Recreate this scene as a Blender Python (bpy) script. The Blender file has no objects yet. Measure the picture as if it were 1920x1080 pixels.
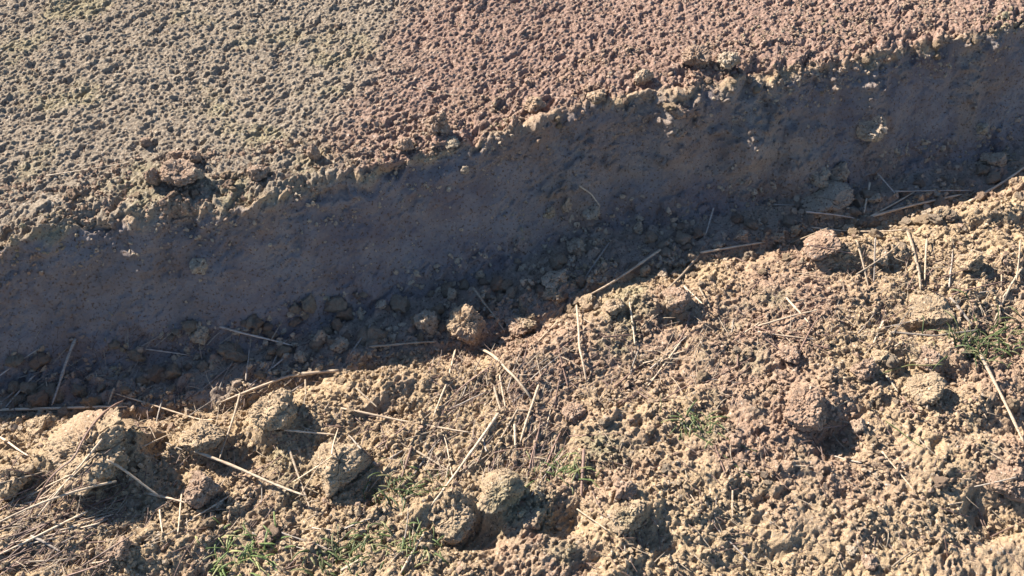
import bpy, math, random
import numpy as np
from mathutils import Vector, Matrix
from mathutils.bvhtree import BVHTree

# ------------------------------------------------------------------ camera
SC = bpy.context.scene
R = math.radians
PITCH = R(50); LENS = 36.0; DIST = 1.2
cam_d = bpy.data.cameras.new('camera'); cam = bpy.data.objects.new('camera', cam_d)
SC.collection.objects.link(cam); SC.camera = cam
cam_d.lens = LENS; cam_d.sensor_width = 36; cam_d.clip_start = .02; cam_d.clip_end = 500
CAM = np.array([0, -DIST * math.cos(PITCH), DIST * math.sin(PITCH)])
cam.location = CAM; cam.rotation_euler = (math.pi / 2 - PITCH, 0, 0)
# ------------------------------------------------------------------ light
SUN_EL = R(32); SX, SY = -.80, .60            # towards the sun
sun_d = bpy.data.lights.new('sun', 'SUN'); sun = bpy.data.objects.new('sun', sun_d)
SC.collection.objects.link(sun)
sun_d.energy = 5.0; sun_d.angle = R(.5); sun_d.color = (1, .93, .83)
sd = Vector((SX * math.cos(SUN_EL), SY * math.cos(SUN_EL), math.sin(SUN_EL)))
sun.rotation_euler = sd.to_track_quat('Z', 'Y').to_euler()
W = bpy.data.worlds.new('World'); SC.world = W; W.use_nodes = True
nt = W.node_tree; nt.nodes.clear()
wo = nt.nodes.new('ShaderNodeOutputWorld'); bg = nt.nodes.new('ShaderNodeBackground'); sky = nt.nodes.new('ShaderNodeTexSky')
sky.sky_type = 'NISHITA'; sky.sun_disc = False; sky.sun_elevation = SUN_EL
sky.sun_rotation = math.atan2(SX, SY); sky.air_density = 1.0; sky.dust_density = .1; sky.ozone_density = 4.0
bg.inputs['Strength'].default_value = .068
nt.links.new(sky.outputs[0], bg.inputs[0]); nt.links.new(bg.outputs[0], wo.inputs[0])
SC.view_settings.view_transform = 'Standard'; SC.view_settings.look = 'None'
SC.view_settings.exposure = 1.58; SC.view_settings.gamma = 1
SC.cycles.max_bounces = 4; SC.cycles.diffuse_bounces = 2; SC.cycles.glossy_bounces = 1

# ------------------------------------------------------------------ helpers
rng = np.random.default_rng(7); random.seed(7)
COL = SC.collection
cr = np.array([1, 0, 0]); cu = np.array([0, math.sin(PITCH), math.cos(PITCH)]); cf = np.array([0, math.cos(PITCH), -math.sin(PITCH)])
def ray(px, py):
    d = cf + cr * (px - 960) / 1920 * 36 / LENS + cu * (540 - py) / 1920 * 36 / LENS
    return d / np.linalg.norm(d)
def on_plane(px, py, z):
    d = ray(px, py); return CAM + d * (z - CAM[2]) / d[2]
def smooth(a, b, x):
    t = np.clip((x - a) / (b - a), 0, 1); return t * t * (3 - 2 * t)
T = 512
GA = rng.uniform(0, 2 * np.pi, (T, T)); GX, GY = np.cos(GA).astype(np.float32), np.sin(GA).astype(np.float32)
JX, JY, JR = [rng.random((T, T)).astype(np.float32) for _ in range(3)]
def perlin(x, y, ox=0):
    x = x + ox * 17.13; y = y + ox * 9.71
    xi = np.floor(x).astype(np.int32); yi = np.floor(y).astype(np.int32)
    fx = (x - xi).astype(np.float32); fy = (y - yi).astype(np.float32)
    u = fx * fx * fx * (fx * (fx * 6 - 15) + 10); v = fy * fy * fy * (fy * (fy * 6 - 15) + 10)
    def g(a, b):
        ia = (xi + a) % T; ib = (yi + b) % T
        return GX[ia, ib] * (fx - a) + GY[ia, ib] * (fy - b)
    return ((g(0, 0) * (1 - u) + g(1, 0) * u) * (1 - v) + (g(0, 1) * (1 - u) + g(1, 1) * u) * v) * 1.5
def fbm(x, y, wl, octs=3, ox=0, gain=.5):
    s = 0; a = 1
    for k in range(octs):
        s = s + a * perlin(x / wl * 2 ** k, y / wl * 2 ** k, ox + k * 3); a *= gain
    return s
def stones(x, y, cell, ox=0, rmin=.25, rmax=.72, dens=1.0, tone=None):
    """height of rounded lumps strewn over a jittered lattice (in units of cell)"""
    X = x / cell + ox * 13.7; Y = y / cell + ox * 5.3
    xi = np.floor(X).astype(np.int32); yi = np.floor(Y).astype(np.int32)
    h = np.zeros(X.shape, np.float32)
    for a in (-1, 0, 1):
        for b in (-1, 0, 1):
            ia = (xi + a) % T; ib = (yi + b) % T
            r = rmin + (rmax - rmin) * JR[ia, ib] ** 2
            r = np.where(JX[ib, ia] < dens, r, 0)
            d2 = (X - xi - a - JX[ia, ib]) ** 2 + (Y - yi - b - JY[ia, ib]) ** 2
            h = np.maximum(h, np.sqrt(np.maximum(r * r - d2, 0)))
    return h * cell

def chunks(x, y, cell, ox=0, rmin=.25, rmax=.72, dens=1.0, steep=2.0, top=.55, tilt=.6):
    """angular broken pieces: random polygons with steep sides and tilted flat tops"""
    X = x / cell + ox * 13.7; Y = y / cell + ox * 5.3
    xi = np.floor(X).astype(np.int32); yi = np.floor(Y).astype(np.int32); h = np.zeros(X.shape, np.float32)
    for a in (-1, 0, 1):
        for b in (-1, 0, 1):
            ia = (xi + a) % T; ib = (yi + b) % T; r = rmin + (rmax - rmin) * JR[ia, ib] ** 2
            r = np.where(JX[ib, ia] < dens, r, 0); dx = X - xi - a - JX[ia, ib]; dy = Y - yi - b - JY[ia, ib]
            c, s = GX[ia, ib], GY[ia, ib]; u = c * dx + s * dy; v = c * dy - s * dx
            d = np.maximum(np.maximum(np.abs(u) * 1.12, np.abs(v) * (.8 + .6 * JR[ib, ia])), .76 * np.abs(u + v * 1.1))
            h = np.maximum(h, np.minimum(steep * (r - d), r * top + tilt * (GX[ib, ia] * dx + GY[ib, ia] * dy)) * (r > 0))
    return h * cell
def make_mesh(name, V, F, mat, smooth_shade=True, parent=None):
    V = np.asarray(V, np.float32); F = np.asarray(F, np.int32)
    me = bpy.data.meshes.new(name)
    me.vertices.add(len(V)); me.vertices.foreach_set('co', V.ravel())
    k = F.shape[1]
    me.loops.add(F.size); me.loops.foreach_set('vertex_index', F.ravel())
    me.polygons.add(len(F)); me.polygons.foreach_set('loop_start', np.arange(0, F.size, k, dtype=np.int32))
    me.polygons.foreach_set('loop_total', np.full(len(F), k, np.int32))
    me.polygons.foreach_set('use_smooth', np.full(len(F), smooth_shade))
    me.update(calc_edges=True); me.materials.append(mat)
    o = bpy.data.objects.new(name, me); COL.objects.link(o)
    if parent: o.parent = parent
    return o
def tag(o, label=None, cat=None, group=None, kind=None):
    if label: o['label'] = label
    if cat: o['category'] = cat
    if group: o['group'] = group
    if kind: o['kind'] = kind
    return o

# ------------------------------------------------------------------ materials
def nodes_of(name):
    m = bpy.data.materials.new(name); m.use_nodes = True
    n = m.node_tree; b = n.nodes['Principled BSDF']
    b.inputs['Specular IOR Level'].default_value = .12; b.inputs['Roughness'].default_value = .95
    return m, n, b
def mixc(n, fac, a, b, mode='MIX'):
    x = n.nodes.new('ShaderNodeMix'); x.data_type = 'RGBA'; x.blend_type = mode
    for s, v in ((0, fac), (6, a), (7, b)):
        if hasattr(v, 'is_linked') or hasattr(v, 'links'): n.links.new(v, x.inputs[s])
        elif s == 0: x.inputs[0].default_value = v
        else: x.inputs[s].default_value = (*v, 1)
    return x.outputs[2]
def noise(n, vec, scale, detail=3, rough=.6):
    x = n.nodes.new('ShaderNodeTexNoise'); x.inputs['Scale'].default_value = scale
    x.inputs['Detail'].default_value = detail; x.inputs['Roughness'].default_value = rough
    n.links.new(vec, x.inputs['Vector']); return x.outputs[0]
def ramp(n, v, lo, hi):
    x = n.nodes.new('ShaderNodeMapRange'); x.inputs[1].default_value = lo; x.inputs[2].default_value = hi
    x.interpolation_type = 'SMOOTHSTEP'; n.links.new(v, x.inputs[0]); return x.outputs[0]
OCHRE, PINK, TAN, OLIVE = (.41, .295, .18), (.365, .245, .17), (.29, .232, .172), (.30, .25, .155)
def soil(name, terrain=False, tint=None, offset=0.0):
    m, n, b = nodes_of(name)
    pos = n.nodes.new('ShaderNodeNewGeometry').outputs['Position'] if terrain else None
    if not terrain:
        tc = n.nodes.new('ShaderNodeTexCoord'); oi = n.nodes.new('ShaderNodeObjectInfo')
        ad = n.nodes.new('ShaderNodeVectorMath'); ad.operation = 'ADD'
        n.links.new(tc.outputs['Object'], ad.inputs[0]); n.links.new(oi.outputs['Location'], ad.inputs[1]); pos = ad.outputs[0]
    c = mixc(n, ramp(n, noise(n, pos, 5, 3), .46, .66), tint or OCHRE, PINK)
    c = mixc(n, ramp(n, noise(n, pos, 11, 3), .54, .75), c, OLIVE)
    if terrain:
        at = n.nodes.new('ShaderNodeAttribute'); at.attribute_name = 'bed'
        c2 = mixc(n, ramp(n, noise(n, pos, 9, 3), .5, .68), TAN, OLIVE)
        ar = n.nodes.new('ShaderNodeAttribute'); ar.attribute_name = 'red'
        c2 = mixc(n, ar.outputs['Fac'], c2, (.315, .198, .152))
        c = mixc(n, at.outputs['Fac'], c, c2)
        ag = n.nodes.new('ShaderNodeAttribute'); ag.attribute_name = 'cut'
        c = mixc(n, ag.outputs['Fac'], c, mixc(n, ramp(n, noise(n, pos, 22, 4, .7), .35, .65), mixc(n, ramp(n, noise(n, pos, 6, 2), .4, .6), (.176, .146, .146), (.21, .168, .148)), (.255, .22, .205)))  # bluish shade of the bank is mixed into its albedo: greyer, darker
    # mineral grain, and dark grains that double as painted shade of tiny pits
    f = ramp(n, noise(n, pos, 260, 3, .7), .56, .74)
    if terrain:
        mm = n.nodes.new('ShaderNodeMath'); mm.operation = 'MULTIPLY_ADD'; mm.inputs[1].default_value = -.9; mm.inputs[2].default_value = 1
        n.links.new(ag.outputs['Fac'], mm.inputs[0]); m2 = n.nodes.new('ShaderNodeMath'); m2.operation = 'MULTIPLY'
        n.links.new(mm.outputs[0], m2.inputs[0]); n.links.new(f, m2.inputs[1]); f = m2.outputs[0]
    c = mixc(n, f, c, (.58, .50, .40))
    c = mixc(n, ramp(n, noise(n, pos, 330, 2, .7), .46, .30), c, (.12, .075, .052))
    n.links.new(c, b.inputs['Base Color'])
    bp = n.nodes.new('ShaderNodeBump'); bp.inputs['Strength'].default_value = 1.0; bp.inputs['Distance'].default_value = .0034
    n.links.new(noise(n, pos, 380, 4, .75), bp.inputs['Height']); n.links.new(bp.outputs[0], b.inputs['Normal'])
    return m
M_SOIL = soil('soil', True)
M_CLOD = [soil('clod_ochre', tint=(.415, .305, .195)), soil('clod_grey', tint=(.41, .325, .235)), soil('clod_pink', tint=(.345, .24, .17))]
M_STONE = soil('pale_stone', tint=(.38, .31, .22))
def straw_mat(name, col, dark):
    m, n, b = nodes_of(name)
    tc = n.nodes.new('ShaderNodeTexCoord'); mp = n.nodes.new('ShaderNodeMapping'); mp.inputs['Scale'].default_value = (60, 900, 900)
    n.links.new(tc.outputs['Object'], mp.inputs[0])
    c = mixc(n, ramp(n, noise(n, mp.outputs[0], 1, 3), .4, .65), col, dark)
    oi = n.nodes.new('ShaderNodeObjectInfo'); hs = n.nodes.new('ShaderNodeHueSaturation')
    mr = n.nodes.new('ShaderNodeMapRange'); mr.inputs[3].default_value = .5; mr.inputs[4].default_value = 1.15
    n.links.new(oi.outputs['Random'], mr.inputs[0]); n.links.new(mr.outputs[0], hs.inputs['Value']); n.links.new(c, hs.inputs['Color'])
    n.links.new(hs.outputs[0], b.inputs['Base Color']); b.inputs['Roughness'].default_value = .6; b.inputs['Specular IOR Level'].default_value = .3
    return m
M_STRAW = {'p': straw_mat('pale_straw', (.55, .43, .30), (.34, .245, .165)), 'b': straw_mat('brown_straw', (.30, .19, .14), (.15, .09, .07)),
           'g': straw_mat('grey_straw', (.44, .37, .30), (.26, .21, .17))}
M_GRASS = [straw_mat('grass_green', (.085, .125, .03), (.14, .17, .06)), straw_mat('grass_dry', (.24, .25, .09), (.30, .25, .13))]

# ------------------------------------------------------------------ terrain
H = .125; SLOPE = R(52)
RIM = [(0, 452), (160, 420), (400, 392), (640, 335), (760, 300), (900, 262), (1000, 225), (1100, 190), (1200, 175), (1300, 160), (1450, 135), (1620, 110), (1750, 80), (1920, 45)]
rp = np.array([on_plane(a, b, H) for a, b in RIM])
def rim_y(x):
    y = np.interp(x, rp[:, 0], rp[:, 1])
    sl = .33
    y = np.where(x < rp[0, 0], rp[0, 1] + (x - rp[0, 0]) * sl, y); y = np.where(x > rp[-1, 0], rp[-1, 1] + (x - rp[-1, 0]) * sl, y)
    return y
# cross profile by arc length t (0 = foot of the cut, L = rim)
L = H / math.sin(SLOPE)
ts = np.linspace(-1, 2, 30001); th = SLOPE * smooth(-.02, .02, ts) * (1 - smooth(L - .012, L + .012, ts))
PY = np.concatenate([[0], np.cumsum(np.cos(th[:-1]) * np.diff(ts))]); PZ = np.concatenate([[0], np.cumsum(np.sin(th[:-1]) * np.diff(ts))])
PZ -= PZ[np.searchsorted(ts, -.1)]; PY -= PY[np.searchsorted(ts, L)]; H = PZ[-1]
def grow(start, step, n, g=1.12):
    out = []; s = step; v = start
    for _ in range(n): s *= g; v += s; out.append(v)
    return out
xs = np.arange(-.86, .86, .00125)
xs = np.concatenate([np.array(grow(-.86, -.00125, 85))[::-1], xs, grow(xs[-1], .00125, 85)])
tl = np.arange(-.52, -.0001, .00122); tf = np.arange(0, L, .0014); tb = np.arange(L, .60, .00125); tb = np.concatenate([tb, np.arange(.60, .95, .0016)])
t_all = np.concatenate([np.array(grow(-.52, -.00122, 85))[::-1], tl, tf, tb, grow(tb[-1], .0018, 82)])
X, TT = np.meshgrid(xs, t_all, indexing='ij'); X = X.astype(np.float32); TT = TT.astype(np.float32)
yb = np.interp(TT, ts, PY); yb = np.where(TT < -1, PY[0] + (TT + 1), yb); yb = np.where(TT > 2, PY[-1] + (TT - 2), yb)
zb = np.interp(TT, ts, PZ)
thg = np.interp(TT, ts, th)
ryx = rim_y(X)
# slow meander of the rim so it is not a straight edge
kx = np.exp(-.5 * (np.arange(-40, 41) / 14.0) ** 2); kx /= kx.sum()
ry1 = rim_y(np.arange(-30, 30, .002)); ry1 = np.convolve(np.pad(ry1, 40, mode='edge'), kx, 'valid')
ryx = np.interp(X, np.arange(-30, 30, .002), ry1) + .007 * fbm(X, 0 * X, .07, 3, 40)
lipw = smooth(.25 * L, L, TT) * smooth(L + .09, L + .01, TT)
Yb = (ryx + yb + lipw * (.008 * fbm(X, TT, .04, 3, 41, .6) - .003)).astype(np.float32)
yb = ryx = None
low = smooth(.012, -.012, TT); bed = smooth(L - .004, L + .008, TT); face = np.clip(1 - low - bed, 0, 1)
near = smooth(1.6, .8, np.abs(X)) * smooth(-1.2, -.7, TT) * smooth(1.6, 1.1, TT)     # fine crumbs fade where the mesh is coarse
# --- lower ground: spoil heap rising away from the foot of the cut
wv = .02 * fbm(X, Yb, .14, 2, 60)
SB = [(-.8, .010, -.05), (-.533, .016, -.047), (-.393, -.003, -.068), (-.306, -.006, -.066), (-.199, .0015, -.07), (-.119, .002, -.082), (-.036, -.006, -.101), (.024, -.004, -.103),
      (.087, .0035, -.098), (.184, .002, -.075), (.32, -.003, -.066), (.437, -.0015, -.061), (.55, .003, -.067), (.655, .009, -.058), (.9, .009, -.058)]   # x, height and place of the heap's edge
SB = np.array(SB); ZB = np.interp(X, SB[:, 0], SB[:, 1]) - .004; TB = np.interp(X, SB[:, 0], SB[:, 2])
dB = TB - TT + .3 * wv
heap = ZB * smooth(-.06, .0, dB) * smooth(.2, .0, dB) + .030 * smooth(-.012, .065, dB) + .008 * smooth(.08, .3, dB) - .004
und = .009 * fbm(X, TT, .17, 2, 1) + .004 * fbm(X, TT, .06, 2, 2)
wx = X + .006 * fbm(X, TT, .03, 2, 21); wt = TT + .006 * fbm(X, TT, .03, 2, 22)
sx_ = X + .0016 * fbm(X, TT, .006, 2, 23); st_ = TT + .0016 * fbm(X, TT, .006, 2, 24)
rough_m = smooth(-.25, .35, fbm(X, TT, .11, 2, 5))
gran = (chunks(sx_, st_, .0078, 3, .2, .8, .7) * .7 * (.12 + .9 * rough_m) + chunks(sx_, st_, .0045, 4, .3, .8) * .6 * (.4 + .6 * rough_m)) + 0.0010 * perlin(X / .0036, TT / .0036, 15)
gran = gran - stones(sx_, st_, .0062, 13, .12, .6, .75) * 1.15 - stones(sx_, st_, .017, 14, .1, .45, .5) * .55
lumps = chunks(wx, wt, .036, 1, .15, .6, .35) * .45 * (.4 + .6 * rough_m) + chunks(wx, wt, .016, 2, .15, .7, .5) * .6 * (.2 + .8 * rough_m)
crumb = .0017 * fbm(X, TT, .014, 3, 30, .65)
pit = -.004 * smooth(.28, .6, fbm(X, TT, .018, 2, 33))
z_low = heap * 1 + und * smooth(-.01, .06, dB) + .8 * lumps + gran * .95 + .85 * crumb + .8 * pit
# --- toe rubble, on the lower part of the face and the trench floor
rub = smooth(.075, .0, TT + .03 * fbm(X, TT, .09, 2, 8)) * smooth(.004, -.01, dB)
rubble = chunks(sx_, st_, .026, 11, .2, .72, .6) * .6 + chunks(sx_, st_, .012, 12, .2, .8, .85) * .85 - stones(sx_, st_, .011, 16, .15, .6, .6) * .6
# --- cut face: smeared, nearly smooth
z_face = .0045 * fbm(X, TT, .07, 3, 50) + .0012 * fbm(X, TT, .014, 3, 51, .7) + chunks(wx, wt, .045, 59, .15, .6, .5, 1.2, .4, .3) * .22 * (.45 + .55 * smooth(-.3, .1, X)) + .0022 * smooth(-.1, .4, fbm(X, TT, .05, 2, 57)) * fbm(X, TT, .008, 2, 56, .7) + chunks(wx, wt, .03, 52, .1, .5, .3) * .22 \
    + chunks(sx_, st_, .011, 53, .1, .5, .25) * .3
gritm = smooth(.15, .5, fbm(X, TT, .07, 2, 54)) * smooth(-.25, .15, X)
BULGE = [(1005, 265, .02, .015), (1275, 240, .03, .018), (1420, 245, .034, .024), (1515, 262, .032, .026), (1645, 190, .02, .013), (1100, 345, .03, .014), (1555, 330, .035, .024), (1470, 320, .03, .020), (500, 425, .02, .006), (1180, 215, .03, .012)]
bl = 0
for px, py, r_, d_ in BULGE:
    c = on_plane(px, py, H * .7); q = ((X - c[0]) ** 2 + (Yb - c[1] + .0) ** 2 * 1.0) / (r_ * r_); bl = np.maximum(bl, d_ * np.exp(-q * (1 + .5 * fbm(X, TT, .03, 2, 58))))
z_face = z_face + bl
gritm = np.clip(gritm + bl / .008, 0, 1)
z_face = z_face + gritm * (chunks(sx_, st_, .009, 55, .2, .75, .5) * 1.5 + .003)
# --- bed: fine, even crumb with small clods
lip = smooth(L + .11, L, TT)
z_bed = .004 * fbm(X, TT, .25, 2, 70) + .0011 * fbm(X, TT, .013, 3, 71, .8) + chunks(sx_, st_, .0045, 72, .25, .85) * .8 + .0008 * perlin(X / .0034, TT / .0034, 78) - stones(sx_, st_, .0052, 77, .12, .6, .6) * 1.15 \
    + chunks(wx, wt, .03, 73, .1, .45, .25) * .45 + lip * (chunks(wx, wt, .022, 74, .15, .7, .45) * .6 + .0025 * fbm(X, TT, .02, 2, 76)) \
    - .003 * smooth(.3, .6, fbm(X, TT, .022, 2, 75))
# --- named hollows and mounds (pixel on the photograph -> place on the heap), radius m, depth m
Z_HEAP = .035
PITS = [(1065, 972, .032, .022, .6), (1560, 822, .028, .024, .7), (880, 985, .042, .022, .6), (1875, 975, .035, .022, .8), (1335, 768, .03, .014, .6),
        (1225, 1000, .026, .016, .7), (905, 728, .036, .014, .7), (292, 820, .018, .03, 1.5), (450, 838, .034, .016, .6), (1735, 628, .03, .014, .6),
        (1785, 700, .02, .014, .8), (700, 920, .022, .014, .8), (1885, 795, .03, .012, .6), (100, 900, .03, .012, .5), (1690, 1010, .03, .010, .6),
        (1100, 1060, .016, .010, .8), (1420, 1050, .028, .014, .7), (215, 870, .03, .012, .8), (1270, 590, .022, .012, .6), (1480, 900, .02, .009, .7), (740, 760, .03, .010, .5)]
MOUNDS = [(160, 835, .075, .034, .6), (1500, 750, .05, .012, .6), (940, 925, .05, .013, .5), (840, 950, .035, .014, .6), (520, 770, .05, .016, .5),
          (1720, 640, .05, .014, .4), (1170, 955, .04, .014, .6), (370, 815, .038, .014, .6), (1850, 860, .06, .014, .4), (700, 690, .06, .014, .3),
          (1600, 465, .07, .022, .3), (1850, 390, .06, .018, .3), (1250, 560, .05, .010, .4), (1560, 1000, .06, .006, .5), (300, 1010, .08, .012, .4)]
for sgn, lst in ((-1, PITS), (1, MOUNDS)):
    for px, py, r, d, asp in lst:
        c = on_plane(px, py, Z_HEAP)
        dx = (X - c[0]) + .3 * r * fbm(X, TT, r * 1.2, 2, int(px) % 37); dy = (Yb - c[1]) / (asp if asp < 1 else 1) + .3 * r * fbm(X, TT, r * 1.2, 2, int(py) % 31)
        if asp > 1: dx = dx * asp
        q = (dx * dx + dy * dy) / (r * r)
        z_low = z_low + sgn * d * .8 * np.exp(-q * q * .9 - q * .4) * smooth(.02, -.03, TT)
lipc = smooth(L - .035, L - .008, TT) * smooth(L + .035, L + .005, TT)
z_lip = lipc * (-.007 * smooth(.15, .35, fbm(X, TT, .05, 3, 42)) + chunks(wx, wt, .016, 43, .15, .6, .3) * .35 + .35 * z_bed)
disp = z_lip + (low * z_low * (1 - rub) + rub * (rubble + .25 * z_low)) + face * (z_face * (1 - rub)) + bed * z_bed
disp = disp * near + (1 - near) * (low * und)
nz = np.cos(thg); ny = -np.sin(thg)
Px = X; Py_ = Yb + ny * disp; Pz = zb + nz * disp
P = np.stack([Px, Py_, Pz], -1).astype(np.float32)
NXg, NTg = X.shape
beda = bed.astype(np.float32)
red_line = .02 + .10 * fbm(X, TT, .25, 3, 90) + (-.10 - .28 * (Yb - .5))
reda = smooth(-.06, .06, X - (on_plane(790, 200, H)[0] - .06 + .35 * (Yb - on_plane(790, 200, H)[1]) * .3 + .05 * fbm(X, TT, .12, 3, 91))).astype(np.float32) * .85
cut_shade = (np.clip(face * 1.0 + rub * .6, 0, 1) * smooth(L + .002, L - .014, TT + .008 * fbm(X, TT, .03, 2, 44)) * (1 - .25 * gritm)).astype(np.float32)  # where face and rubble colour takes on the painted shade tone
def patch(name, j0, j1, kind='structure'):
    n = j1 - j0 + 1
    sub = P[:, j0:j1 + 1].reshape(-1, 3)
    i, j = np.meshgrid(np.arange(NXg - 1), np.arange(n - 1), indexing='ij'); a = i * n + j
    F = np.stack([a, a + n, a + n + 1, a + 1], -1).reshape(-1, 4)
    o = make_mesh(name, sub, F, M_SOIL)
    for an, arr in (('bed', beda), ('red', reda), ('cut', cut_shade)):
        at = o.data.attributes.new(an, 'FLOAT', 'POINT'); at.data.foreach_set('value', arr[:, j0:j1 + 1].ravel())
    tag(o, kind=kind); return o
jt = int(np.searchsorted(t_all, 0.0)) ; jr = int(np.searchsorted(t_all, L + .004))
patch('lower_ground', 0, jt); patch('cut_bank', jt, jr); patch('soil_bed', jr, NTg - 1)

# coarse copy of the surface used only to find resting places
s = 4; ii = np.arange(90, NXg - 90, s); jj = np.arange(90, NTg - 85, s)
Q = P[np.ix_(ii, jj)]; n1, n2 = Q.shape[:2]
i, j = np.meshgrid(np.arange(n1 - 1), np.arange(n2 - 1), indexing='ij'); a = i * n2 + j
BV = BVHTree.FromPolygons([tuple(v) for v in Q.reshape(-1, 3).tolist()], np.stack([a, a + n2, a + n2 + 1, a + 1], -1).reshape(-1, 4).tolist())
def hit(px, py):
    h = BV.ray_cast(Vector(CAM), Vector(ray(px, py)))
    return (h[0], h[1]) if h[0] else (Vector(on_plane(px, py, .03)), Vector((0, 0, 1)))
def ground(x, y):
    h = BV.ray_cast(Vector((x, y, 1)), Vector((0, 0, -1))); return h[0].z if h[0] else 0.0
def px_size(p): return (p - Vector(CAM)).length / (1920 * LENS / 36)

# ------------------------------------------------------------------ clods
import bmesh
def ico(sub):
    bm = bmesh.new(); bmesh.ops.create_icosphere(bm, subdivisions=sub, radius=1)
    V = np.array([v.co[:] for v in bm.verts]); F = np.array([[v.index for v in f.verts] for f in bm.faces]); bm.free(); return V, F
ICO = {k: ico(k) for k in (1, 2, 3, 4, 6, 7)}
R3 = rng.uniform(-1, 1, (32, 32, 32))
def n3(V, s, o):    # 3-D value noise
    Q = V * s + np.array([o * 3.7, o * 7.9, o * 1.3]) + 64; I = np.floor(Q).astype(int); f = Q - I; f = f * f * (3 - 2 * f); out = 0
    for a in (0, 1):
        for b in (0, 1):
            for c in (0, 1):
                w = (f[:, 0] if a else 1 - f[:, 0]) * (f[:, 1] if b else 1 - f[:, 1]) * (f[:, 2] if c else 1 - f[:, 2])
                out = out + w * R3[(I[:, 0] + a) % 32, (I[:, 1] + b) % 32, (I[:, 2] + c) % 32]
    return out
def w3(V, s, seed):  # knobbly crumbs: distance to random points on the sphere
    g = np.random.default_rng(seed); n = int(14 * s * s); c = g.normal(size=(n, 3)); c /= np.linalg.norm(c, axis=1)[:, None]
    best = np.full(len(V), -9.0)
    for k in range(0, n, 64): best = np.maximum(best, (V @ c[k:k + 64].T).max(1))
    return np.clip(1 - np.arccos(np.clip(best, -1, 1)) * s * 1.1, 0, 1)
def clod_shape(seed, sub, rough=1.0, cuts=7, size=.02, flat=True):
    g = np.random.default_rng(seed); V, F = ICO[sub]; U = V
    r = np.ones(len(V))
    for _ in range(cuts):                      # broken facets
        d = g.normal(size=3); d /= np.linalg.norm(d); k = g.uniform(.52, .9)
        dd = V @ d; r = np.minimum(r, np.where(dd > .05, k / np.maximum(dd, .05), 9))
    for d, k in (((-.45, -.15 + g.uniform(-.2, .2), .85), g.uniform(.55, .7)), ((.85, -.5, g.uniform(-.1, .3)), g.uniform(.6, .8)))[:2 if flat else 0]:
        d = np.array(d) / np.linalg.norm(d); dd = V @ d; r = np.minimum(r, np.where(dd > .05, k / np.maximum(dd, .05), 9))
    r = r * (1 + .10 * n3(V, 1.3, seed % 50))
    if sub >= 3: r += .06 * rough * n3(V, 4, seed % 43)
    if sub >= 6:
        f = max(1.5, size / .0055); am = min(.0022 / size, .2); ls = smooth(-.9, -.2, V[:, 2] + .3 * n3(V, 2, 3)) * .7 + .3
        r += .16 * n3(V, 2.0, seed % 41) - .10 * smooth(.06, .0, np.abs(n3(V, 1.8, seed % 37)))
        r += rough * am * ls * (1.1 * n3(V, min(f * .9, 9), 3) + .9 * n3(V, min(f * 1.9, 14), 8) + .4 * n3(V, min(f * 3.2, 16), 12))
        q = n3(V, f * 1.5, 21); r -= rough * am * 1.3 * smooth(.25, .6, q) * ls
        q = n3(V, f * 2.6, 25); r += rough * am * 1.0 * smooth(.15, .5, q) * ls
    return U * r[:, None], F
def clod_obj(name, seed, sub, mat, dims, rough=1.0, cuts=7, flat=True):
    V, F = clod_shape(seed, sub, rough, cuts, max(dims), flat); return make_mesh(name, V * np.array(dims), F, mat)
def place_clod(px, py, rx, ry, label, mat=0, seed=0, rough=1.0, cuts=7, name='clod', rot=None, depth=.95, sink=.28, group='clods of soil', cat='clod'):
    p, n = hit(px, py + ry * .55); s_ = px_size(p)
    if 'rim' not in label: rx, ry = rx * .88, ry * .88
    a = rx * s_; c = ry * s_ * 1.02; b = a * depth
    o = clod_obj(name, seed or int(px * 7 + py), (7 if a > .013 else 6) if a > .004 else 4, mat if not isinstance(mat, int) else M_CLOD[mat], (a, b, c), rough, cuts, 'rim' not in label)
    o.location = p + Vector((0, b * .25, c * (1 - sink) * .62)); o.rotation_euler = (random.uniform(-.15, .15), random.uniform(-.15, .15), rot if rot is not None else random.uniform(-.4, .4))
    return tag(o, label, cat, group)
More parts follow.
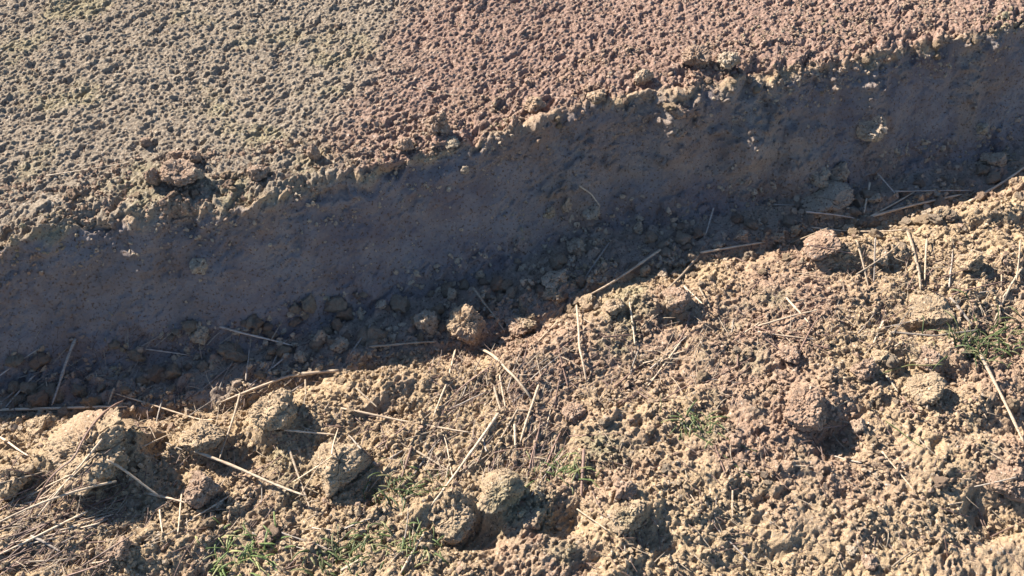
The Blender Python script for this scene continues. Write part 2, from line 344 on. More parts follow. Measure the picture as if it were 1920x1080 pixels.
CLODS = [
 (877, 603, 42, 44, 'large blocky clod half sunlit at the foot of the cut bank, largest there', 0),
 (800, 600, 25, 29, 'grey rounded clod just left of the large half-sunlit block', 1),
 (980, 610, 36, 19, 'flat cracked slab of soil just right of the large half-sunlit block', 1),
 (1042, 522, 27, 18, 'broken grey clod above the crusted one in the shadow edge', 1),
 (1040, 553, 25, 16, 'pale crusted clod under the broken grey clod at the shadow edge', 0),
 (1104, 566, 20, 15, 'small tan clod at the left end of the stick by the shadow edge', 0),
 (1155, 570, 24, 20, 'rounded tan clod right of the small one at the shadow edge', 0),
 (1268, 563, 34, 24, 'smooth brown clod with its shadow at right, below the crossing sticks', 2),
 (175, 838, 98, 56, 'broadest clod of all, crusted block under the long horizontal stick', 0),
 (80, 800, 28, 22, 'round pale clod resting against the upper left of the broadest clod', 0),
 (515, 768, 52, 36, 'orange-tan crusted clod below the curved stick', 0),
 (378, 822, 44, 32, 'ochre clod with a wide dark shadow to its right', 0),
 (382, 912, 38, 38, 'upright rounded clod with pink shaded side below the ochre clod', 2),
 (628, 872, 66, 50, 'big angular grey-tan clod with steep shaded right side', 0),
 (410, 944, 16, 14, 'dark small round clod beside the upright pink clod', 1),
 (28, 895, 36, 32, 'tan clod cut by the left edge of the picture', 0),
 (1512, 762, 52, 36, 'crusted ochre clod overhanging a deep dark hollow', 0),
 (1608, 797, 16, 15, 'small clod right of the deep dark hollow', 1),
 (1076, 772, 24, 18, 'brown clod on pale soil with a shadow beneath, mid picture', 2),
 (998, 968, 27, 20, 'grey clod sitting down inside the heart-shaped hollow', 1),
 (938, 922, 56, 34, 'yellow crusted clod overhanging the heart-shaped hollow', 0),
 (848, 972, 50, 30, 'yellowish clod with a dark gap at its right near the lower grass', 0),
 (1170, 912, 27, 23, 'pinkish brown round clod above a wedge-shaped one', 2),
 (1178, 966, 40, 26, 'wedge-shaped tan clod with a blue-grey shadow at lower right', 0),
 (1480, 666, 25, 15, 'low smooth clod under the straw bundle on the right', 0),
 (1622, 690, 26, 22, 'brown clod pair member at the left of the thin green stem', 2),
 (1655, 668, 20, 14, 'tan clod touching the brown one by the thin green stem', 0),
 (1548, 462, 42, 25, 'pink-brown broad clod at the shadow edge under the horizontal sticks', 2),
 (1820, 490, 24, 20, 'tan clod on sunlit ground below the right upper sticks', 0),
 (1748, 588, 46, 24, 'flat layered clod above the long grey stick at right', 0),
 (1740, 672, 32, 18, 'shaded low clod above the dark hollow by the grass tuft', 2),
 (1735, 728, 40, 26, 'yellow smooth-faced clod below the thin green stem', 0),
 (1895, 905, 40, 30, 'pinkish clod at the right edge above the dark hole', 2),
 (1595, 1033, 13, 9, 'smooth grey oval pebble near the bottom edge', 1),
 (1630, 1052, 18, 13, 'brown clod just right of the smooth grey oval pebble', 2),
 (1552, 380, 54, 26, 'broad rounded lump at the bank foot, in shade at right', 1),
 (1535, 330, 26, 20, 'crumbly clod leaning on the top of the broad shaded lump', 1),
 (1572, 322, 20, 24, 'upright crumbly clod on the right of the broad shaded lump', 1),
 (1636, 240, 30, 24, 'smooth clod embedded in the right part of the bank face', 1),
 (1110, 396, 20, 17, 'pale round clod below the little curved twig on the bank', 1),
 (1082, 460, 22, 20, 'rough whitish clod in the shade above the crossing sticks', 1),
 (1030, 396, 14, 15, 'small upright clod left of the curved twig', 1),
 (1062, 383, 12, 20, 'narrow leaning clod beside the curved twig', 1),
 (1198, 426, 10, 14, 'tiny pale upright clod alone in the shade, centre right', 1),
 (1870, 302, 18, 16, 'round grey clod in the shaded rubble by the right edge', 1),
 (1845, 296, 12, 12, 'little grey clod left of the round one in right-edge rubble', 1),
 (1840, 240, 14, 12, 'pale clod stuck in the bank near the right edge', 1),
 (1900, 342, 9, 11, 'tiny sunlit pale clod at the right edge on the shadow line', 0),
 (565, 670, 15, 13, 'shaded round clod at the end of the sloping straw', 1),
 (600, 632, 17, 20, 'shaded upright clod in the rubble left of centre', 1),
 (636, 646, 20, 14, 'flat shaded clod right of the upright one in the rubble', 1),
 (598, 690, 11, 9, 'little pale clod just above the curved stick end', 0),
 (376, 626, 23, 21, 'round clod pressed into the left bank foot', 1),
 (374, 498, 22, 16, 'smooth knob sticking out of the left bank face', 1),
 (335, 330, 32, 22, 'biggest clod on the rim at left, in a cluster of five', 2),
 (288, 334, 14, 20, 'dark clod at the left end of the rim cluster of five', 2),
 (332, 294, 15, 13, 'small clod behind the biggest one in the rim cluster', 2),
 (360, 298, 16, 14, 'dark clod at the back right of the rim cluster', 2),
 (372, 326, 12, 12, 'little clod at the right end of the rim cluster', 1),
 (484, 322, 19, 15, 'lone brown clod on the rim right of the cluster of five', 2),
 (590, 287, 13, 17, 'upright brown clod on the rim with a dark notch below', 2),
 (760, 272, 15, 15, 'round purple-brown clod on the rim, left of centre', 2),
 (822, 234, 23, 22, 'pale-faced block clod on the rim with a black shadow at right', 2),
 (275, 268, 11, 9, 'small dark clod lying on the bed behind the rim cluster', 2),
 (1305, 110, 25, 20, 'left of the two big dark clods on the right rim', 2),
 (1364, 118, 22, 20, 'right of the two big dark clods on the right rim', 1),
 (1206, 148, 15, 17, 'upright grey clod on the rim left of the two big ones', 1),
 (1002, 200, 20, 16, 'olive clod on the rim above the bank centre', 0),
 (872, 318, 9, 12, 'small pale knob on the bank just under the rim', 1),
 (846, 268, 15, 5, 'flat whitish chip at the rim under the block clod', 3),
 (1275, 250, 14, 10, 'pinkish crumb clod partway down the bank', 2),
 (1268, 212, 15, 11, 'sunlit pink clod at the rim right of centre', 2),
 (1120, 180, 18, 10, 'yellowish crumbly clod in the rim hollow right of centre', 0),
 (1490, 431, 10, 12, 'tiny standing clod on the shadow line, one left of the sticks', 0),
 (1461, 446, 14, 12, 'small olive clod on the shadow line beside the tiny standing one', 0),
 (1390, 440, 14, 11, 'grey clod with bright top above the horizontal straw, on shadow line', 1),
 (1765, 400, 17, 13, 'tan clod under the right long sticks at the shadow line', 0),
 (1738, 402, 11, 11, 'small grey clod left of the tan one under the sticks', 1),
 (1590, 430, 14, 8, 'flat pale clod at the junction of the crossed sticks', 0),
 (1642, 372, 15, 13, 'shaded clod behind the crossed sticks at right', 1),
 (1206, 508, 16, 13, 'tan clod lying against the slanting stick in the middle', 0),
 (1242, 512, 14, 14, 'grey clod right of the slanting stick in the middle', 1),
 (945, 640, 12, 10, 'brown clod at the foot of the leaning straw', 2),
 (972, 660, 12, 9, 'small tan clod under the flat cracked slab', 0),
 (848, 550, 14, 14, 'shaded clod behind the large half-sunlit block', 1),
 (900, 515, 13, 15, 'dim clod in the shade above the large block', 1),
 (1420, 795, 14, 12, 'small clod on the sunlit crust, centre right', 0),
 (1380, 830, 12, 10, 'tiny dark clod below the small one on the sunlit crust', 2),
 (715, 570, 14, 10, 'low shaded clod left of the grey rounded one', 1),
 (735, 632, 12, 9, 'little shaded clod above the short horizontal straw', 1),
 (1650, 480, 22, 14, 'sunlit tan clod below the crossed sticks', 0),
 (500, 1010, 18, 14, 'brown clod near the bottom grass on the left', 2),
 (225, 1030, 26, 18, 'rounded pinkish clod right of the heap of stems', 2),
 (1345, 460, 12, 9, 'pebble-like clod on the shadow line above the long straw', 1),
]
for c in CLODS:
    m = M_STONE if c[5] == 3 else c[5]
    grp = 'clods of soil'
    place_clod(*c[:5], mat=m, sink=.5 if c[2] > 90 else .05 if 'rim' in c[4] else .28, rough=.5 if ('smooth' in c[4] or 'shade' in c[4]) else .6 if c[2] < 60 else .9, cuts=9 if 'block' in c[4] or 'angular' in c[4] or 'slab' in c[4] else 6)

bpy.context.view_layer.update(); DG = bpy.context.evaluated_depsgraph_get(); CB = []
for o in [o for o in COL.objects if o.name.split('.')[0] == 'clod' and max(o.dimensions) > .018]:
    CB.append((BVHTree.FromObject(o, DG), o.matrix_world.copy(), o.matrix_world.inverted(), o.location.copy(), max(o.dimensions) * .62))
def ground2(x, y):
    z = ground(x, y)
    for t, m, mi, l, rr in CB:
        if (l.x - x) ** 2 + (l.y - y) ** 2 < rr * rr:
            h = t.ray_cast(mi @ Vector((x, y, 1)), mi.to_3x3() @ Vector((0, 0, -1)))
            if h[0]: z = max(z, (m @ h[0]).z)
    return z
def hit2(px, py):
    b = hit(px, py)[0]; c = Vector(CAM); d = Vector(ray(px, py))
    for t, m, mi, l, rr in CB:
        if ((l - c) - d * (l - c).dot(d)).length < rr:
            h = t.ray_cast(mi @ c, mi.to_3x3() @ d)
            if h[0]:
                w = m @ h[0]
                if (w - c).length < (b - c).length: b = w
    return b, None
# small clods and pebbles: copies of a few shapes
protos = {}
def small_clod(k, mat):
    key = (k, mat)
    if key not in protos:
        V, F = clod_shape(900 + k, 4, 2.2, 14); V = V * (1 + .16 * n3(V, 2.6, k) + .12 * n3(V, 6, k + 9))[:, None]; me = make_mesh('small_clod', V, F, M_CLOD[mat]); protos[key] = me; me['used'] = 0
    o = protos[key]
    if o['used']: o = o.copy(); COL.objects.link(o)
    o['used'] = 1; return o
def scatter(n, poly_px, rmm, label, group, mats=(0, 1, 2), squash=(.55, 1)):
    x0, y0, x1, y1, hw = poly_px     # strip along a pixel line
    for _ in range(n):
        f = random.random(); px = x0 + (x1 - x0) * f; py = y0 + (y1 - y0) * f + random.uniform(-hw, hw)
        p, nn = hit(px, py); r = rmm[0] + (rmm[1] - rmm[0]) * random.random() ** 2.2; r /= 1000
        o = small_clod(random.randrange(7), random.choice(mats))
        o.scale = (r * random.uniform(.75, 1.2), r * random.uniform(.75, 1.2), r * random.uniform(*squash)); o.rotation_euler = (random.uniform(-.5, .5), random.uniform(-.5, .5), random.uniform(0, 6.3))
        o.location = p + nn * r * .25; tag(o, label, 'clod', group)
scatter(125, (0, 725, 1920, 345, 45), (5, 14), 'small shaded clod among the rubble at the foot of the bank', 'small shaded clods at the bank foot', (1, 1, 2))
scatter(60, (0, 780, 1920, 395, 22), (5, 12), 'small sunlit clod along the edge of the shadow', 'small clods along the shadow edge', (0, 1))
scatter(38, (0, 415, 1920, 60, 22), (4, 9), 'small clod on the crumbly rim of the bank', 'small clods on the rim', (0, 2))
scatter(48, (0, 980, 1920, 800, 210), (4, 11), 'small clod loose on the sunlit lower ground', 'small clods on the lower ground', (0, 1, 2))
scatter(12, (0, 200, 1920, 60, 120), (3, 6), 'small clod lying on the fine upper bed', 'small clods on the upper bed', (0, 2))
for k in protos.values(): del k['used']

# crumbs too many to count
def crumbs(name, n, region, sizes, mat, power=3.0, sub=1, lift=.1):
    base, F = ICO[sub]; nb = len(base)
    i0, i1 = np.searchsorted(xs, -.84), np.searchsorted(xs, .84)
    j0, j1 = np.searchsorted(t_all, region[0]), np.searchsorted(t_all, region[1])
    gi = rng.integers(i0, i1, n * 3); gj = rng.integers(j0, j1, n * 3)
    keep = perlin(X[gi, gj] / .05, TT[gi, gj] / .05, 5) + .5 * perlin(X[gi, gj] / .02, TT[gi, gj] / .02, 6) > rng.uniform(-.55, .45, n * 3)
    gi, gj = gi[keep][:n], gj[keep][:n]; n = len(gi); C = P[gi, gj]
    r = (sizes[0] + (sizes[1] - sizes[0]) * rng.random(n) ** power) / 1000
    Rm = np.linalg.qr(rng.normal(size=(n, 3, 3)))[0]
    loc = base[None] * rng.uniform(.62, 1.15, (n, nb, 1)) * rng.uniform(.5, 1.25, (n, 1, 3))
    ax = rng.normal(size=(n, 2, 3)); ax /= np.linalg.norm(ax, axis=2)[:, :, None]
    for k in (0, 1):
        e = np.einsum('nvi,ni->nv', loc, ax[:, k]); loc = loc - (np.maximum(e - .35, 0))[:, :, None] * ax[:, k][:, None, :]
    V = np.einsum('nij,nkj->nki', Rm, loc) * r[:, None, None] + C[:, None]; V[:, :, 2] += (r * lift)[:, None]
    FF = (F[None] + (np.arange(n) * nb)[:, None, None]).reshape(-1, 3)
    return tag(make_mesh(name, V.reshape(-1, 3), FF, mat, False), kind='stuff')
crumbs('soil_crumbs', 42000, (-.5, -.045), (.8, 4.4), M_CLOD[0], 3.4, 1, .4)
crumbs('soil_crumbs', 4500, (-.5, -.045), (1.0, 5.0), M_CLOD[2])
crumbs('soil_crumbs', 6500, (L - .008, L + .09), (.9, 4.6), M_CLOD[2])
crumbs('soil_crumbs', 1500, (L - .05, L - .004), (.8, 4.0), M_CLOD[1], 3)
crumbs('soil_crumbs', 16000, (L + .02, .9), (.8, 3.0), M_CLOD[1], 3.5)
crumbs('soil_crumbs', 2600, (-.08, .035), (1.2, 6.5), M_CLOD[1], 2.6)
crumbs('soil_crumbs', 900, (.02, L), (.8, 3.0), M_CLOD[1], 3)

# ------------------------------------------------------------------ straws
def tube(pts, r, sides=6, flat=.8, seed=0, knots=True):
    g = np.random.default_rng(seed); P_ = np.array(pts, float); n = len(P_)
    tg = np.gradient(P_, axis=0); tg /= np.linalg.norm(tg, axis=1)[:, None]
    up = np.array([0, 0, 1.0]); sd_ = np.cross(tg, up); sd_ /= np.maximum(np.linalg.norm(sd_, axis=1), 1e-6)[:, None]; u2 = np.cross(sd_, tg)
    f = np.linspace(0, 1, n); rad = r * (1 - .35 * f) * (1 + .08 * g.normal(size=n))
    if knots: rad *= 1 + .35 * np.exp(-((f - g.uniform(.25, .75)) / .02) ** 2)
    rad[0] *= .75; rad[-1] *= .45
    an = np.arange(sides) / sides * 2 * np.pi
    V = P_[:, None] + rad[:, None, None] * (np.cos(an)[None, :, None] * sd_[:, None] + flat * np.sin(an)[None, :, None] * u2[:, None])
    V = V.reshape(-1, 3); F = []
    for a_ in range(n - 1):
        for k in range(sides):
            k2 = (k + 1) % sides; F.append([a_ * sides + k, a_ * sides + k2, (a_ + 1) * sides + k2, (a_ + 1) * sides + k])
    V = np.vstack([V, P_[0], P_[-1]]); c0, c1 = n * sides, n * sides + 1
    for k in range(sides):
        k2 = (k + 1) % sides; F.append([c0, k2, k, k]); F.append([c1, (n - 1) * sides + k, (n - 1) * sides + k2, (n - 1) * sides + k2])
    return V, F
def straw_from(world_pts, r, mat, name, seed, bend=.02, clear=.7, lift0=0, lift1=0):
    A = [Vector(p) for p in world_pts]
    n = 18; seg = np.linspace(0, len(A) - 1, n); pts = []
    for q in seg:
        k = min(int(q), len(A) - 2); pts.append(np.array(A[k].lerp(A[k + 1], q - k)))
    pts = np.array(pts); g = np.random.default_rng(seed)
    ln = np.linalg.norm(pts[-1] - pts[0]); side = np.cross(pts[-1] - pts[0], [0, 0, 1]); side /= max(np.linalg.norm(side), 1e-6)
    f = np.linspace(0, 1, n); b1, b2 = g.normal(0, bend * ln, 2)
    pts += side[None] * (b1 * np.sin(np.pi * f) + .5 * b2 * np.sin(2 * np.pi * f))[:, None]
    gz = np.array([ground2(p[0], p[1]) for p in pts])
    k = np.polyfit(f, gz, 2 if ln > .11 else 1); z = np.polyval(k, f); z += np.quantile(gz - z, clear) + r * .8
    z += lift0 * (1 - f) + lift1 * f
    # give every stalk only a gentle bow
    pts[:, 2] = z + ln * .012 * np.sin(np.pi * f) * g.normal()
    mid = pts.mean(0); V, F = tube(pts - mid, r, seed=seed)
    me = bpy.data.meshes.new(name); me.from_pydata([tuple(v) for v in V], [], [tuple(dict.fromkeys(x)) for x in F]); me.materials.append(mat)
    me.polygons.foreach_set('use_smooth', [True] * len(me.polygons))
    o = bpy.data.objects.new(name, me); o.location = mid; COL.objects.link(o); return o
# pixels, radius in mm, colour, label
ST = [
 ([(0, 771), (130, 770), (240, 765)], 2.0, 'p', 'long horizontal stick on the shadow line at the left edge'),
 ([(215, 740), (360, 785), (405, 792)], 1.1, 'p', 'thin stick crossing the end of the long horizontal stick'),
 ([(142, 635), (100, 765)], 1.9, 'g', 'single thick straw standing up the shaded bank at left'),
 ([(65, 710), (10, 767)], 1.3, 'g', 'right one of two parallel shaded straws at the left edge'),
 ([(45, 720), (3, 755)], 1.1, 'g', 'left one of two parallel shaded straws at the left edge'),
 ([(90, 745), (55, 770)], 1.2, 'g', 'short shaded straw just above the long horizontal stick'),
 ([(35, 785), (0, 810)], 1.2, 'p', 'short pale straw at the left edge under the horizontal stick'),
 ([(0, 820), (55, 856)], 1.3, 'p', 'straw sloping down to the right from the left edge'),
 ([(217, 732), (203, 762)], 1.5, 'p', 'short upright straw standing on the long horizontal stick'),
 ([(412, 613), (550, 654)], 1.5, 'g', 'long shaded straw sloping down to the right above the curved stick'),
 ([(527, 650), (500, 715)], 1.0, 'g', 'thin steep straw under the end of the long shaded one'),
 ([(532, 675), (465, 727)], 1.0, 'g', 'thin straw crossing the steep one above the curved stick'),
 ([(437, 683), (360, 746)], 1.5, 'g', 'shaded straw rising to the right from the crest, left of the curved stick'),
 ([(636, 698), (540, 712), (415, 757)], 2.2, 'p', 'thick curved pale stick lying on the crest of the heap'),
 ([(247, 785), (150, 880), (55, 975)], 1.3, 'b', 'upper of two long parallel stems across the broadest clod'),
 ([(200, 838), (72, 978)], 1.4, 'p', 'lower of two long parallel stems across the broadest clod'),
 ([(235, 930), (0, 1000)], 1.4, 'p', 'topmost long stem of the stem heap at lower left'),
 ([(215, 938), (70, 990), (0, 1018)], 1.5, 'b', 'brown stem second from top in the stem heap at lower left'),
 ([(167, 962), (0, 1040)], 1.6, 'p', 'pale stem running to the left edge low in the stem heap'),
 ([(215, 967), (115, 1000)], 1.1, 'p', 'short stem at the right of the stem heap'),
 ([(205, 975), (120, 1022)], 1.1, 'g', 'lowest short stem at the right of the stem heap'),
 ([(145, 1050), (40, 1056)], 1.5, 'p', 'level stem near the bottom left corner'),
 ([(60, 1007), (116, 1037)], 1.6, 'g', 'short thick stem crossing under the stem heap'),
 ([(90, 985), (0, 1060)], 1.2, 'b', 'brown stem diving to the bottom left corner'),
 ([(190, 985), (20, 1020)], 1.0, 'p', 'thin pale stem through the middle of the stem heap'),
 ([(220, 895), (305, 940)], 1.6, 'p', 'straw sloping down right of the stem heap'),
 ([(280, 928), (352, 941)], 1.4, 'p', 'straw continuing level from the one right of the stem heap'),
 ([(372, 862), (470, 900), (580, 945)], 1.8, 'p', 'long thick stick sloping down toward the angular grey-tan clod'),
 ([(458, 760), (434, 810), (420, 880)], 1.3, 'p', 'bent upright straw standing before the wide dark shadow'),
 ([(430, 930), (345, 985)], 1.1, 'p', 'pale straw rising to the upright pink clod'),
 ([(345, 930), (336, 1005)], 1.1, 'p', 'vertical straw left of the pale rising one, lower left'),
 ([(302, 960), (308, 1020)], 1.1, 'p', 'short vertical straw by the lower left grass'),
 ([(542, 840), (582, 955)], 1.5, 'p', 'straw leaning on the left of the angular grey-tan clod'),
 ([(530, 797), (632, 823)], 1.2, 'p', 'straw sloping under the orange-tan crusted clod'),
 ([(573, 710), (574, 742)], 1.2, 'p', 'tiny upright straw behind the orange-tan crusted clod'),
 ([(70, 925), (0, 950)], 1.1, 'p', 'single straw at the left edge above the stem heap'),
 ([(305, 747), (293, 792)], 1.1, 'g', 'dark short straw in the cleft right of the broadest clod'),
 ([(640, 767), (760, 795), (885, 820)], 1.5, 'p', 'very long straight straw sloping gently across left of centre'),
 ([(855, 655), (835, 720), (812, 790)], 1.4, 'p', 'steep straw below the large half-sunlit block'),
 ([(900, 657), (950, 700), (997, 750)], 1.9, 'p', 'pinkish thick straw sloping down from the foot of the large block'),
 ([(887, 545), (947, 632)], 1.4, 'p', 'leaning straw standing against the shade right of the large block'),
 ([(692, 651), (820, 645)], 1.6, 'p', 'short level straw in the shade left of the large block'),
 ([(697, 612), (657, 672)], 1.3, 'g', 'shaded straw rising left of the level one'),
 ([(1047, 602), (990, 660)], 1.3, 'p', 'pale straw rising right of the flat cracked slab'),
 ([(1080, 585), (1085, 660), (1100, 720)], 1.5, 'p', 'near vertical kinked straw under the small tan clod'),
 ([(1180, 570), (1190, 650)], 1.4, 'p', 'upright straw below the rounded tan clod'),
 ([(935, 780), (870, 870), (810, 955)], 1.7, 'p', 'long thick stem running down to the lower centre grass'),
 ([(972, 768), (925, 847)], 1.3, 'p', 'stem beside the top of the long thick one in the centre tangle'),
 ([(1010, 725), (975, 835)], 1.5, 'p', 'steep stem on the right of the centre tangle'),
 ([(927, 730), (940, 772)], 1.7, 'p', 'short bright upright stem in the centre tangle'),
 ([(937, 707), (950, 780)], 1.2, 'p', 'thin upright stem just right of the short bright one'),
 ([(1025, 695), (990, 730)], 1.1, 'b', 'short brown stem at the top right of the centre tangle'),
 ([(1275, 645), (1212, 727)], 1.2, 'p', 'lone straw rising to the right on plain soil, centre right'),
 ([(670, 735), (710, 777)], 1.2, 'p', 'short straw touching the start of the very long straight straw'),
 ([(795, 1005), (752, 1077)], 1.6, 'p', 'whitish stem among the bottom grass, left of centre'),
 ([(1094, 850), (1090, 932)], 1.9, 'b', 'stubby vertical stalk in the centre grass tuft'),
 ([(772, 840), (747, 915)], 1.3, 'b', 'steep brown straw above the bottom grass left of centre'),
 ([(775, 842), (845, 885)], 1.3, 'p', 'straw sloping from the top of the steep brown one'),
 ([(705, 842), (765, 800)], 1.1, 'b', 'brown straw under the very long straight straw'),
 ([(840, 782), (875, 755)], 1.1, 'p', 'short pale straw by the dark hollow in the tangle'),
 ([(965, 800), (966, 842)], 1.6, 'p', 'short standing stem at the bottom of the centre tangle'),
 ([(640, 1072), (680, 1048)], 1.3, 'p', 'short straw at the bottom edge in the grass'),
 ([(1177, 720), (1255, 775)], 1.2, 'b', 'brown straw sloping right toward the small centre grass'),
 ([(1472, 557), (1515, 610)], 1.5, 'p', 'pale straw ending in the right straw bundle'),
 ([(1415, 615), (1557, 657)], 1.4, 'b', 'long brown straw sloping down in the right straw bundle'),
 ([(1420, 625), (1530, 640)], 1.1, 'p', 'straw just under the long brown one in the right bundle'),
 ([(1420, 612), (1535, 582)], 1.3, 'p', 'straw rising out of the top of the right straw bundle'),
 ([(1892, 540), (1862, 607)], 1.4, 'p', 'steep straw at the right edge above the grass'),
 ([(1832, 672), (1875, 745), (1920, 835)], 2.2, 'p', 'thickest pale stick, falling to the right edge'),
 ([(1660, 705), (1682, 738)], 1.5, 'p', 'short pale straw hanging from the thin green stem'),
 ([(1690, 745), (1724, 788)], 1.1, 'b', 'dark twig continuing below the short pale straw'),
 ([(1670, 625), (1750, 634), (1830, 627)], 1.5, 'g', 'long grey level stick under the flat layered clod'),
 ([(1780, 560), (1822, 612)], 2.0, 'g', 'thick grey stick falling onto the long level one at right'),
 ([(1655, 605), (1635, 650)], 1.3, 'p', 'short straw at the left end of the long grey stick'),
 ([(1620, 740), (1560, 767)], 1.1, 'p', 'thin straw by the clod overhanging the deep hollow'),
 ([(1310, 542), (1330, 580)], 1.3, 'p', 'short straw falling right of the smooth brown clod'),
 ([(1280, 540), (1316, 576)], 1.5, 'p', 'straw crossing the smooth brown clod at its right'),
 ([(1372, 925), (1373, 972)], 1.1, 'p', 'tiny vertical straw alone on the sunlit crust'),
 ([(1610, 418), (1700, 392), (1802, 368)], 2.3, 'p', 'longest right stick, rising right from the crossed sticks'),
 ([(1625, 415), (1715, 362)], 1.5, 'p', 'steeper one of the two crossed sticks at right'),
 ([(1815, 380), (1920, 318)], 2.2, 'p', 'stick rising to the right edge along the shadow line'),
 ([(1628, 350), (1618, 405)], 1.6, 'p', 'upright pale straw standing at the crossed sticks'),
 ([(1507, 410), (1600, 416)], 1.4, 'g', 'shaded level straw left of the crossed sticks'),
 ([(1520, 428), (1705, 434)], 1.3, 'p', 'long level sunlit straw under the crossed sticks'),
 ([(1700, 435), (1715, 490), (1725, 548)], 2.2, 'p', 'broad bright flattened straw pointing down at right'),
 ([(1735, 455), (1732, 530)], 1.4, 'p', 'thin vertical straw right of the broad bright one'),
 ([(1605, 455), (1630, 540)], 1.4, 'p', 'straw pointing down left of the broad bright one'),
 ([(1636, 460), (1638, 530)], 1.1, 'g', 'grey vertical straw between the two pointing down'),
 ([(1480, 457), (1550, 434)], 1.3, 'p', 'straw resting above the pink-brown broad clod'),
 ([(1312, 475), (1435, 457)], 1.9, 'p', 'level stick along the shadow line right of the middle'),
 ([(1337, 395), (1322, 442)], 1.2, 'g', 'thin straw standing in the shade above the level stick'),
 ([(1310, 478), (1237, 560)], 1.8, 'p', 'stick rising to the right onto the level stick'),
 ([(1237, 478), (1175, 515), (1100, 552)], 1.9, 'p', 'slanting pale stick on the shadow line at the middle'),
 ([(1142, 457), (1087, 540)], 1.3, 'g', 'shaded straw rising beside the slanting pale stick'),
 ([(1905, 465), (1902, 532)], 1.1, 'p', 'thin vertical straw by the right edge'),
 ([(1918, 500), (1878, 562)], 1.2, 'p', 'thin slanted straw by the right edge'),
 ([(1645, 320), (1682, 376)], 1.2, 'g', 'dim straw falling in the shade above the crossed sticks'),
 ([(1670, 360), (1820, 361)], 1.3, 'g', 'long dim level straw in the shade at right'),
 ([(1085, 350), (1108, 368), (1125, 386)], 1.3, 'p', 'little curved twig on the shaded bank, centre right'),
 ([(1450, 385), (1488, 389)], 1.1, 'g', 'short dim level straw on the shaded bank'),
 ([(90, 332), (170, 318), (250, 302)], .9, 'p', 'fine pale straw lying on the upper bed at left'),
 ([(241, 420), (247, 436)], 1.3, 'p', 'tiny bright straw tip on the left bank face'),
 ([(775, 165), (860, 182)], .8, 'p', 'fine pale straw lying on the upper bed near the middle'),
 ([(1780, 560), (1880, 535)], 1.2, 'b', 'brown straw rising from the thick grey stick'),
 ([(1130, 640), (1210, 632)], 1.2, 'b', 'level brown straw under the upright straw, centre'),
]
for i_, (pp, r, m, lab) in enumerate(ST):
    lift = .004 if ('upright' in lab or 'stand' in lab or 'vertical' in lab) else 0
    o = straw_from([hit2(*q)[0] for q in pp], r * .00098, M_STRAW[m], 'stick' if 'stick' in lab or 'twig' in lab or 'stalk' in lab else 'straw', 100 + i_, .006, .96 if len(pp) > 2 or abs(pp[0][0] - pp[-1][0]) > 90 else .88, lift, 0)
    tag(o, lab, 'stick' if o.name.startswith('stick') else 'straw', 'straws and sticks on the heap')
ZONES = [((800, 680, 1060, 900), 48, 'short thin straw bit in the centre tangle', 'loose straw bits of the centre tangle', -.9),
         ((1050, 600, 1400, 760), 26, 'short thin straw bit on the soil right of the centre tangle', 'loose straw bits right of the tangle', -.3),
         ((1400, 480, 1900, 660), 44, 'short thin straw bit on the right part of the heap', 'loose straw bits at right', -.3),
         ((0, 900, 230, 1070), 44, 'short thin stem bit in the lower left stem heap', 'loose stem bits at lower left', -.45),
         ((260, 780, 780, 1060), 30, 'short thin straw bit on the heap left of the centre tangle', 'loose straw bits left of the tangle', -.6),
         ((20, 640, 600, 780), 16, 'short thin shaded straw bit in the left bank foot', 'loose shaded straw bits', -.8),
         ((1100, 780, 1900, 1070), 22, 'short thin straw bit on the crust at lower right', 'loose straw bits at lower right', .6)]
zi = 0
for (x0, y0, x1, y1), n, lab, grp, ang in ZONES:
    for k in range(n):
        zi += 1
        px = random.uniform(x0, x1); py = random.uniform(y0, y1)
        a_ = random.gauss(ang, .28 if 'stem' in lab else .6); ln = random.uniform(24, 75) if 'stem' in lab else random.uniform(14, 52)
        q0, q1 = (px - ln * math.cos(a_), py - ln * math.sin(a_)), (px + ln * math.cos(a_), py + ln * math.sin(a_))
        o = straw_from([hit(*q0)[0], hit(*q1)[0]], random.uniform(.45, 1.05) / 1000, M_STRAW[random.choice('gg' if 'shade' in lab else ('pbbb' if 'stem' in lab else 'pgbb'))], 'straw', 1000 + zi, .012, .86)
        tag(o, lab, 'straw', grp)

# chaff: broken fibres nobody could count
for cmat in 'pb':
    VV, FF, off = [], [], 0
    for k in range(800 if cmat == 'p' else 1500):
        (x0, y0, x1, y1), n, lab, grp, ang = random.choice(ZONES + ZONES[:1] + ZONES[2:4])
        px, py = random.uniform(x0, x1), random.uniform(y0 - 20, y1); p = hit(px, py)[0]; az = random.gauss(-ang, .8); ln = random.uniform(.004, .016)
        q = Vector((math.cos(az), math.sin(az), random.uniform(-.1, .35))) * ln; top = max(ground(p.x + q.x, p.y + q.y), ground(p.x - q.x, p.y - q.y), p.z)
        c = Vector((p.x, p.y, (top + p.z) / 2 + .0008)); b = Vector((random.gauss(0, 1), random.gauss(0, 1), random.random())) * ln * .08
        V, F = tube([c - q, c - q * .3 + b, c + q * .3 + b, c + q], random.uniform(.3, .65) / 1000, 4, .5, k, False)
        VV.append(V); FF += [tuple(dict.fromkeys(x)) for x in (np.array(F) + off).tolist()]; off += len(V)
    me = bpy.data.meshes.new('straw_chaff'); me.from_pydata([tuple(v) for v in np.vstack(VV)], [], FF); me.materials.append(M_STRAW[cmat])
    ch = bpy.data.objects.new('straw_chaff', me); COL.objects.link(ch); tag(ch, kind='stuff')
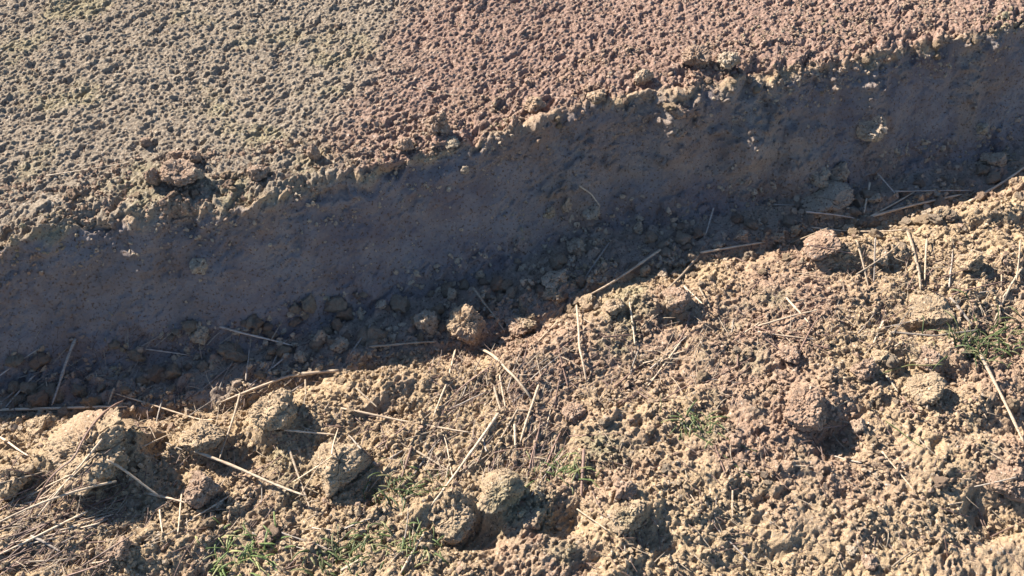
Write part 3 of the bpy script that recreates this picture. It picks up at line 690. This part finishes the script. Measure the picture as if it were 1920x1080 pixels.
# ------------------------------------------------------------------ grass
def tuft(px, py, spread, n, hmm, label, dry=.3, name='grass_tuft', flatness=1.0):
    p, _ = hit(px, py); VV = []; FF = []; g = np.random.default_rng(int(px + py)); off = 0; mats = []
    s_ = px_size(p)
    for k in range(n):
        bx, by = g.normal(0, spread * s_, 2) * (1, .6); x, y = p.x + bx, p.y + by; z = ground(x, y)
        ln = hmm / 1000 * g.uniform(.3, .95); az = g.uniform(0, 6.28); lean = g.uniform(.65, 1.4) * flatness
        w = g.uniform(.0004, .0011); m = 7; pts = []
        cx, cy, cz = x, y, z - .001; el = math.pi / 2 - lean * .5
        for q in range(m):
            pts.append((cx, cy, cz)); st = ln / (m - 1); cx += st * math.cos(el) * math.cos(az); cy += st * math.cos(el) * math.sin(az); cz += st * math.sin(el); el -= lean * .32
            cz = max(cz, ground(cx, cy) + .0006); az += g.normal(0, .12)
        V, F = tube(pts, w, 4, .45, int(k + px), False); V = V - np.array(p); F = np.array(F)
        VV.append(V); FF += [tuple(dict.fromkeys(x)) for x in (F + off).tolist()]; mats += [1 if g.random() < dry else 0] * len(F); off += len(V)
    me = bpy.data.meshes.new(name); me.from_pydata([tuple(v) for v in np.vstack(VV)], [], FF); [me.materials.append(m_) for m_ in M_GRASS]
    me.polygons.foreach_set('material_index', mats)
    o = bpy.data.objects.new(name, me); o.location = p; COL.objects.link(o); return tag(o, label, 'grass tuft', 'grass tufts')
tuft(760, 915, 38, 60, 30, 'sparse green grass tuft left of the yellow overhanging clod', .3)
tuft(450, 1050, 42, 85, 32, 'grass tuft at the bottom edge, left part of picture', .35)
tuft(650, 1040, 36, 80, 30, 'thicker grass tuft at the bottom edge left of centre', .25)
tuft(1065, 880, 30, 44, 30, 'small grass tuft around the stubby vertical stalk', .45)
tuft(1295, 800, 24, 46, 28, 'tiny grass tuft on the crust below the lone brown straw', .3)
tuft(1890, 640, 42, 80, 36, 'dense grass tuft at the right edge', .2)
tuft(1815, 655, 28, 50, 40, 'thin arching grass tuft left of the dense right-edge tuft', .3)
tuft(760, 1020, 36, 60, 28, 'dry-looking grass tuft beside the whitish stem at the bottom', .6)
def stem(pp, r, label, m):
    o = straw_from([hit(*q)[0] for q in pp], r, m, 'green_stem', int(pp[0][0]), .03, .85); tag(o, label, 'stem', 'thin green stems')
stem([(1647, 703), (1700, 695), (1760, 700)], .0009, 'thin level green stem over the brown clod pair', M_GRASS[1])
stem([(1300, 815), (1350, 850), (1410, 900)], .0006, 'fine green stem trailing right from the tiny grass tuft', M_GRASS[0])
stem([(1345, 815), (1420, 850)], .0005, 'finer upper green stem beside the trailing one', M_GRASS[0])
stem([(1660, 790), (1730, 840)], .0006, 'fine dark green stem on the crust right of the deep hollow', M_GRASS[0])
stem([(1020, 870), (1120, 905)], .0006, 'fine green stem crossing the stubby stalk', M_GRASS[0])
